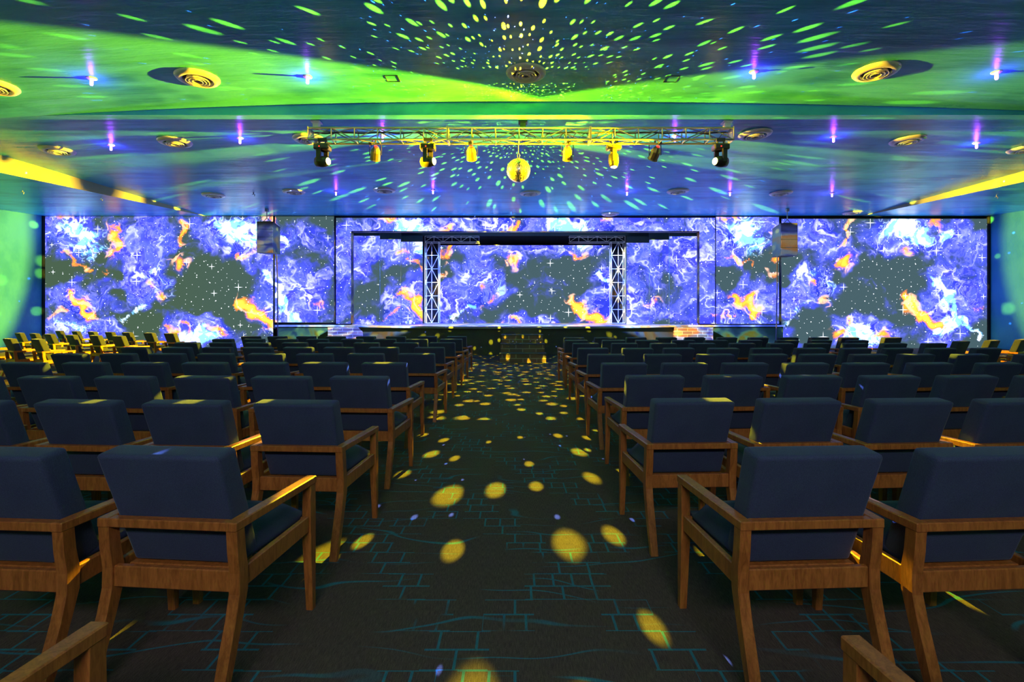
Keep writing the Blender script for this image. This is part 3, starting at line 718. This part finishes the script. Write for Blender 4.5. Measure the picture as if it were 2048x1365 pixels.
# ---------------------------------------------------------------- armchairs
def rounded(bm, pts8, bev, seg):
    vs, fs = hexa(bm, pts8); es = list({e for f in fs for e in f.edges})
    bmesh.ops.bevel(bm, geom=es, offset=bev, segments=seg, profile=.55, affect='EDGES')
WR, WF, DP, HA = .283, .308, .57, .641      # half width at rear and front, depth, arm height
def make_chair():
    t = thing('armchair', 'x', 'chair'); W = M['wood']
    # back cushion, leaning backwards
    bm = nb(); def_y = lambda z: .042+(.641-z)*.35
    z0, z1, th = .425, .906, .115
    p = [(-.232, def_y(z0), z0), (.232, def_y(z0), z0), (.232, def_y(z0)+th, z0+.02), (-.232, def_y(z0)+th, z0+.02),
         (-.245, def_y(z1), z1-.006), (.247, def_y(z1), z1-.006), (.244, def_y(z1)+th, z1+.008), (-.244, def_y(z1)+th, z1+.008)]
    rounded(bm, p, .022, 4); obj('back_cushion', bm, M['fabric'], t, True)
    bm = nb()      # seat cushion with domed top
    nx, ny = 8, 8; g = []
    for j in range(ny+1):
        r_ = []
        for i in range(nx+1):
            u, v_ = -1+2*i/nx, j/ny; w = .228+(.255-.228)*v_
            x = u*w; y = .15+v_*.405
            e = (1-abs(u)**4)*(1-abs(2*v_-1)**6); z = .455+.075*e**.5+.012*v_
            r_.append(bm.verts.new((x, y, z)))
        g.append(r_)
    for j in range(ny):
        for i in range(nx): bm.faces.new([g[j][i], g[j][i+1], g[j+1][i+1], g[j+1][i]])
    ring = [g[0][i] for i in range(nx+1)]+[g[j][nx] for j in range(1, ny+1)]+[g[ny][i] for i in range(nx-1, -1, -1)]+[g[j][0] for j in range(ny-1, 0, -1)]
    low = [bm.verts.new((q.co.x, q.co.y, .435)) for q in ring]
    for i in range(len(ring)): bm.faces.new([ring[i], ring[(i+1) % len(ring)], low[(i+1) % len(ring)], low[i]])
    bm.faces.new(low); obj('seat_cushion', bm, M['fabric'], t, True)
    for s in (-1, 1):
        # rear leg: bowed, kicks backwards to the floor
        bm = nb(); rings = []
        for (z, y, w) in ((.606, .004, .052), (.52, .010, .054), (.44, .022, .058), (.36, .020, .058), (.27, -.002, .052), (.13, -.045, .044), (0, -.085, .036)):
            xo = s*WR; xi = s*(WR-.044); a, c = min(xo, xi), max(xo, xi)
            rings.append([(a, y, z), (c, y, z), (c, y+w, z), (a, y+w, z)])
        sweep(bm, rings); bmesh.ops.bevel(bm, geom=[e for e in bm.edges if abs(e.verts[0].co.z-e.verts[1].co.z) > .02], offset=.003, segments=1, affect='EDGES'); obj('rear_leg', bm, W, t)
        bm = nb(); rings = []
        for (z, w, k) in ((.606, .050, .042), (.46, .050, .044), (.34, .046, .044), (0, .032, .034)):
            xo = s*WF; xi = s*(WF-k); a, c = min(xo, xi), max(xo, xi); rings.append([(a, DP-w, z), (c, DP-w, z), (c, DP, z), (a, DP, z)])
        sweep(bm, rings); bmesh.ops.bevel(bm, geom=[e for e in bm.edges if abs(e.verts[0].co.z-e.verts[1].co.z) > .02], offset=.003, segments=1, affect='EDGES'); obj('front_leg', bm, W, t)
        bm = nb(); a, c = sorted((s*WR, s*(WR-.046))); e, f = sorted((s*(WF+.004), s*(WF-.046)))
        rounded(bm, [(a, 0, HA-.036), (c, 0, HA-.036), (f, DP+.004, HA-.036), (e, DP+.004, HA-.036), (a, 0, HA), (c, 0, HA), (f, DP+.004, HA), (e, DP+.004, HA)], .004, 1); obj('armrest', bm, W, t)
        bm = nb(); a, c = sorted((s*(WR-.008), s*(WR-.034))); e, f = sorted((s*(WF-.008), s*(WF-.034)))
        rounded(bm, [(a, .07, .365), (c, .07, .365), (f, DP-.05, .385), (e, DP-.05, .385), (a, .07, .445), (c, .07, .445), (f, DP-.05, .462), (e, DP-.05, .462)], .004, 1); obj('side_rail', bm, W, t)
    bm = nb(); box(bm, -WR+.044, WR-.044, .002, .040, HA-.035, HA-.001, .003, 1); obj('top_rail', bm, W, t)
    bm = nb(); box(bm, -WR+.042, WR-.042, .030, .055, .362, .445, .004, 1); obj('rear_rail', bm, W, t)
    bm = nb(); box(bm, -WR+.045, WR-.045, .10, .135, .405, .424, .003, 1); obj('cushion_support', bm, W, t)
    bm = nb(); box(bm, -WF+.044, WF-.044, DP-.045, DP-.018, .375, .450, .004, 1); obj('front_rail', bm, W, t)
    return t
ORD = ['', 'first', 'second', 'third', 'fourth', 'fifth', 'sixth', 'seventh', 'eighth', 'ninth', 'tenth', 'eleventh', 'twelfth']
YRr = [.66, 1.89, 3.05, 4.25, 5.4, 6.65, 7.9, 9.3, 10.5, 11.8]
YRl = [.73, 1.90, 2.98, 4.2, 5.45, 6.75, 8.1, 9.55, 11.0, 12.4]
right = [[None], [1637, 1990], [1389, 1600, 1828, 2045], [1312, 1470, 1629, 1780, 1943, 2100], [1250, 1366, 1490, 1610, 1733, 1866, 2005], [1213, 1327, 1433, 1541, 1635, 1738, 1835, 1945, 2072],
         [1187, 1276, 1359, 1449, 1535, 1623, 1715, 1799, 1886, 1977], [1172, 1250, 1328, 1406, 1486, 1563, 1638, 1713, 1791, 1872], [1153, 1228, 1295, 1368, 1433, 1503, 1576, 1643, 1717],
         [1148, 1210, 1273, 1334, 1391, 1455, 1518, 1578, 1640, 1700, 1786]]
left = [[None], [319, -30], [587, 378, 165, -55], [716, 559, 418, 262, 111, -45], [767, 655, 532, 411, 290, 174, 66, -55], [832, 730, 627, 530, 428, 332, 242, 144],
        [858, 766, 676, 595, 516, 436, 350, 268], [884, 811, 732, 658, 588, 513, 442, 372], [902, 833, 769, 703, 634, 572, 506, 444], [913, 854, 791, 731, 670, 611, 553, 500]]
chair0 = None
rj = random.Random(11)
def place_chair(X_, Y_, rz, label, group):
    global chair0
    if chair0 is None: c = chair0 = make_chair()
    else: c = copy_tree(chair0)
    c.location = (X_, Y_, 0); c.rotation_euler = (0, 0, rz); c['label'] = label; c['group'] = group
    return c
SX = {'right': 1, 'left': -1}
for sd, rows, ysl in (('right', right, YRr), ('left', left, YRl)):
    for r, row in enumerate(rows):
        for k, px in enumerate(row):
            Y_ = ysl[r]+.012*rj.uniform(-1, 1)
            if px is None: X_ = 1.125 if sd == 'right' else -1.375
            else: X_ = (px-HX)*(Y_-.03)/F
            if k and abs(X_-prev) < .655: X_ = prev+SX[sd]*.655
            prev = X_; out = abs(X_)
            rz = SX[sd]*math.radians(2.5+1.1*max(0, out-1)) + math.radians(rj.uniform(-.8, .8))
            if r == 1 and k == 0: rz = math.radians(3.0 if sd == 'right' else -5.0)
            if r == 0: rz = math.radians(2 if sd == 'right' else -3)
            if k == 0:
                lb = f'navy armchair on the {sd} side of the aisle, {ORD[r+1]} row from the viewer, aisle seat'
            else:
                lb = f'navy armchair {sd} of the aisle, {ORD[r+1]} row from the viewer, {ORD[k+1]} from the aisle'
            Yc = Y_+abs(math.sin(rz))*.0
            place_chair(X_, Yc, rz, lb, f'navy armchairs in rows {sd} of the aisle')
# turned chairs in the wings
wl = [(18, 675, -31, 'nearest far-left wing row, left'), (76, 677, -31, 'nearest far-left wing row, right')]
wings = [(-38, 11.75, -30, 'left edge of the photo, farthest left of its wing row'), (18, 11.2, -30, 'bright yellow side, nearest wing row, beside the left edge'), (74, 11.0, -30, 'bright yellow side, nearest wing row, second seat in'),
         (38, 14.95, -32, 'left wing, second row, leftmost against the side wall'), (68, 14.45, -32, 'left wing, second row, second from the side wall'), (98, 13.95, -31, 'left wing, second row, third from the side wall'),
         (142, 13.4, -30, 'left wing, second row, fourth from the side wall'), (190, 13.1, -28, 'left wing, second row, fifth from the side wall'), (236, 12.7, -27, 'left wing, second row, last towards the middle block'),
         (118, 17.1, -33, 'left wing, farthest row, leftmost under the screen corner'), (151, 16.65, -33, 'left wing, farthest row, second from the left'), (184, 16.2, -32, 'left wing, farthest row, third from the left'),
         (219, 15.8, -31, 'left wing, farthest row, fourth from the left'), (254, 15.4, -30, 'left wing, farthest row, fifth from the left'), (298, 15.0, -28, 'left wing, farthest row, sixth, before a dark screen area'), (340, 14.6, -26, 'left wing, farthest row, last, beside the white screen glow')]
for (px, Y_, a, lb) in wings:
    place_chair((px-HX)*Y_/F, Y_, math.radians(a), 'turned armchair, '+lb, 'armchairs turned inwards in the left wing')
for (px, Y_, a, lb) in ((1924, 10.1, 27, 'right wing, inmost, before the bottom corner of the screen'), (1986, 10.45, 29, 'right wing, middle, before the screen edge'), (2045, 10.8, 31, 'right wing, bright yellow side, by the side wall'), (2087, 9.3, 31, 'right wing, cut by the right photo edge')):
    place_chair((px-HX)*Y_/F, Y_, math.radians(a), 'turned armchair, '+lb, 'armchairs turned inwards in the right wing')

# ---------------------------------------------------------------- lights
def spot(name, loc, aim, energy, color, size, blend, rad=.05):
    o = light(name, 'SPOT', loc, energy, color, spot_size=math.radians(size), spot_blend=blend, shadow_soft_size=rad)
    o.rotation_euler = (Vector(aim)-Vector(loc)).to_track_quat('-Z', 'Y').to_euler(); return o
SP = 1.0
(lp1, _), (lp2, _), (lp3, _) = lamps
beams = []
beams.append(spot('head_beam_left', lp1+Vector((.04, -.03, 0)), lp1+Vector((10, .75, -.15)), 3300, YELLOW, 37, .15))
beams.append(spot('head_beam_middle', lp2+Vector((.04, -.03, 0)), lp2+Vector((10, .9, -.15)), 1300, YELLOW, 36, .2))
beams.append(spot('head_beam_right', lp3+Vector((-.04, -.03, 0)), lp3+Vector((-10, .5, -.05)), 7000, YELLOW, 40, .15))
for o in beams:      # tight optics: the beam thins out slower than a bare bulb's
    o.data.use_nodes = True; nt = o.data.node_tree; nt.nodes.clear()
    em = N(nt, 'ShaderNodeEmission'); fo = N(nt, 'ShaderNodeLightFalloff'); fo.inputs['Strength'].default_value = 1
    L(nt, math_(nt, 'ADD', math_(nt, 'MULTIPLY', fo.outputs['Linear'], .5), math_(nt, 'MULTIPLY', fo.outputs['Quadratic'], 4)), em.inputs[1]); ou = N(nt, 'ShaderNodeOutputLight'); L(nt, em.outputs[0], ou.inputs[0])

# mirror ball reflections: light leaving the ball's surface in many small beams
def ball_light(axis, energy):
    o = light('mirror_ball_beams', 'POINT', ball_c+Vector(axis)*(RB+.03)+Vector((0, -.03, 0))*(axis[2] > 0), energy, (1, 1, 1), shadow_soft_size=.004)
    o.data.use_nodes = True; nt = o.data.node_tree; nt.nodes.clear()
    ge = N(nt, 'ShaderNodeNewGeometry'); inc = ge.outputs['Incoming']
    s4 = N(nt, 'ShaderNodeSeparateXYZ'); L(nt, inc, s4.inputs[0]); cs = list(s4.outputs)[:3]
    i = [abs(a) for a in axis].index(1); sgn = axis[i]; fwd = math_(nt, 'MULTIPLY', cs[i], sgn); oth = [c for k_, c in enumerate(cs) if k_ != i]
    ang = [math_(nt, 'ARCTAN2', c, fwd) for c in oth]
    cb = N(nt, 'ShaderNodeCombineXYZ'); L(nt, ang[0], cb.inputs[0]); L(nt, ang[1], cb.inputs[1]); cb.inputs[2].default_value = i*7.3+sgn*3
    own = math_(nt, 'MULTIPLY', math_(nt, 'GREATER_THAN', fwd, 0), math_(nt, 'MULTIPLY', math_(nt, 'LESS_THAN', math_(nt, 'ABSOLUTE', ang[0]), PI/4), math_(nt, 'LESS_THAN', math_(nt, 'ABSOLUTE', ang[1]), PI/4)))
    def layer(scale, rmin, rmax, cut, rnd, sh):
        vo = N(nt, 'ShaderNodeTexVoronoi'); vo.voronoi_dimensions = '2D'; vo.inputs['Scale'].default_value = scale; vo.inputs['Randomness'].default_value = rnd
        L(nt, vmath(nt, 'ADD', cb.outputs[0], (sh+i*2.7+sgn*1.3, sh*.6+i*1.9, 0)), vo.inputs['Vector'])
        sc = N(nt, 'ShaderNodeSeparateColor'); L(nt, vo.outputs['Color'], sc.inputs[0])
        rad = math_(nt, 'ADD', math_(nt, 'MULTIPLY', math_(nt, 'POWER', sc.outputs[0], 1.5), rmax-rmin), rmin)
        nz = noise(nt, cb.outputs[0], 22, 2, .5)
        q = math_(nt, 'ADD', math_(nt, 'DIVIDE', vo.outputs['Distance'], rad), math_(nt, 'MULTIPLY', math_(nt, 'SUBTRACT', nz.outputs[0], .5), 1.1))
        return math_(nt, 'MULTIPLY', math_(nt, 'SUBTRACT', 1, smooth(nt, q, .5, 1.15)), math_(nt, 'GREATER_THAN', sc.outputs[1], cut))
    big_ = layer(13, .17, .33, .2, .85, .3) if axis[2] < 0 else layer(16, .10, .25, .15, .85, .3); small_ = layer(22, .03, .07, .55, .9, 1.7)
    col = mixc(nt, big_, mixc(nt, small_, (0, 0, 0), (.25, .4, 1.2)), (1, .78, .01))
    em = N(nt, 'ShaderNodeEmission'); fo = N(nt, 'ShaderNodeLightFalloff'); fo.inputs['Strength'].default_value = 260/4000
    L(nt, col, em.inputs[0]); L(nt, math_(nt, 'MULTIPLY', math_(nt, 'MULTIPLY', fo.outputs['Constant'], own), math_(nt, 'MULTIPLY', math_(nt, 'ADD', 1.15, math_(nt, 'MULTIPLY', math_(nt, 'GREATER_THAN', cs[2], 0), 1.9)), math_(nt, 'SUBTRACT', 1, math_(nt, 'MULTIPLY', smooth(nt, math_(nt, 'ABSOLUTE', cs[0]), .62, .93), .75)))), em.inputs[1])
    ou = N(nt, 'ShaderNodeOutputLight'); L(nt, em.outputs[0], ou.inputs[0])
for ax in ((1, 0, 0), (-1, 0, 0), (0, 1, 0), (0, -1, 0), (0, 0, 1), (0, 0, -1)): ball_light(ax, 4000)

# projector under the ceiling throwing the nebula colours on stage edge, towers and loudspeakers
o = spot('stage_projector', (0, 12.6, HC-.35), (0, 22, 2.6), 500, (1, 1, 1), 128, .2, .03)
o.data.use_nodes = True; nt = o.data.node_tree; nt.nodes.clear()
ge = N(nt, 'ShaderNodeNewGeometry'); n1 = noise(nt, ge.outputs['Incoming'], 9, 4, .6, 1.0)
cr = N(nt, 'ShaderNodeValToRGB'); L(nt, n1.outputs[0], cr.inputs[0]); e = cr.color_ramp.elements
e[0].position = .35; e[0].color = (.02, .05, .35, 1); e[1].position = .47; e[1].color = (.12, .18, 1, 1)
for ps, cl in ((.54, (.5, .75, 1, 1)), (.60, (1, .45, .08, 1)), (.68, (1, .7, .3, 1))):
    q = e.new(ps); q.color = cl
s4 = N(nt, 'ShaderNodeSeparateXYZ'); L(nt, ge.outputs['Incoming'], s4.inputs[0])
rt = math_(nt, 'DIVIDE', s4.outputs[2], math_(nt, 'MAXIMUM', s4.outputs[1], .01))
gate = math_(nt, 'MULTIPLY', smooth(nt, rt, -.70, -.66), math_(nt, 'SUBTRACT', 1, smooth(nt, rt, -.07, -.03)))
em = N(nt, 'ShaderNodeEmission'); L(nt, cr.outputs[0], em.inputs[0]); L(nt, math_(nt, 'MULTIPLY', gate, 110), em.inputs[1]); ou = N(nt, 'ShaderNodeOutputLight'); L(nt, em.outputs[0], ou.inputs[0])

# house light at the back of the room
o = light('house_light', 'AREA', (0, -3.6, 4.3), 175, (1, .93, .85), shape='RECTANGLE', size=3.0, size_y=.6)
o.rotation_euler = (Vector((0, 4.5, 0))-Vector(o.location)).to_track_quat('-Z', 'Y').to_euler()

w = bpy.data.worlds.new('world'); bpy.context.scene.world = w; w.use_nodes = True
w.node_tree.nodes['Background'].inputs[0].default_value = (.1, .2, .4, 1); w.node_tree.nodes['Background'].inputs[1].default_value = .02

# ---------------------------------------------------------------- camera
cd = bpy.data.cameras.new('camera'); cam = bpy.data.objects.new('camera', cd); C.objects.link(cam)
cam.location = (0, 0, CH); cam.rotation_euler = (PI/2, 0, 0); cd.sensor_width = 36; cd.lens = F/2048*36
cd.shift_x = -(HX-1024)/2048; cd.shift_y = -(682.5-HY)/2048; cd.clip_end = 200; cd.clip_start = .02
sc = bpy.context.scene; sc.camera = cam
sc.view_settings.view_transform = 'Standard'; sc.view_settings.look = 'None'; sc.view_settings.gamma = 1; sc.view_settings.exposure = 0; sc.view_settings.use_curve_mapping = False
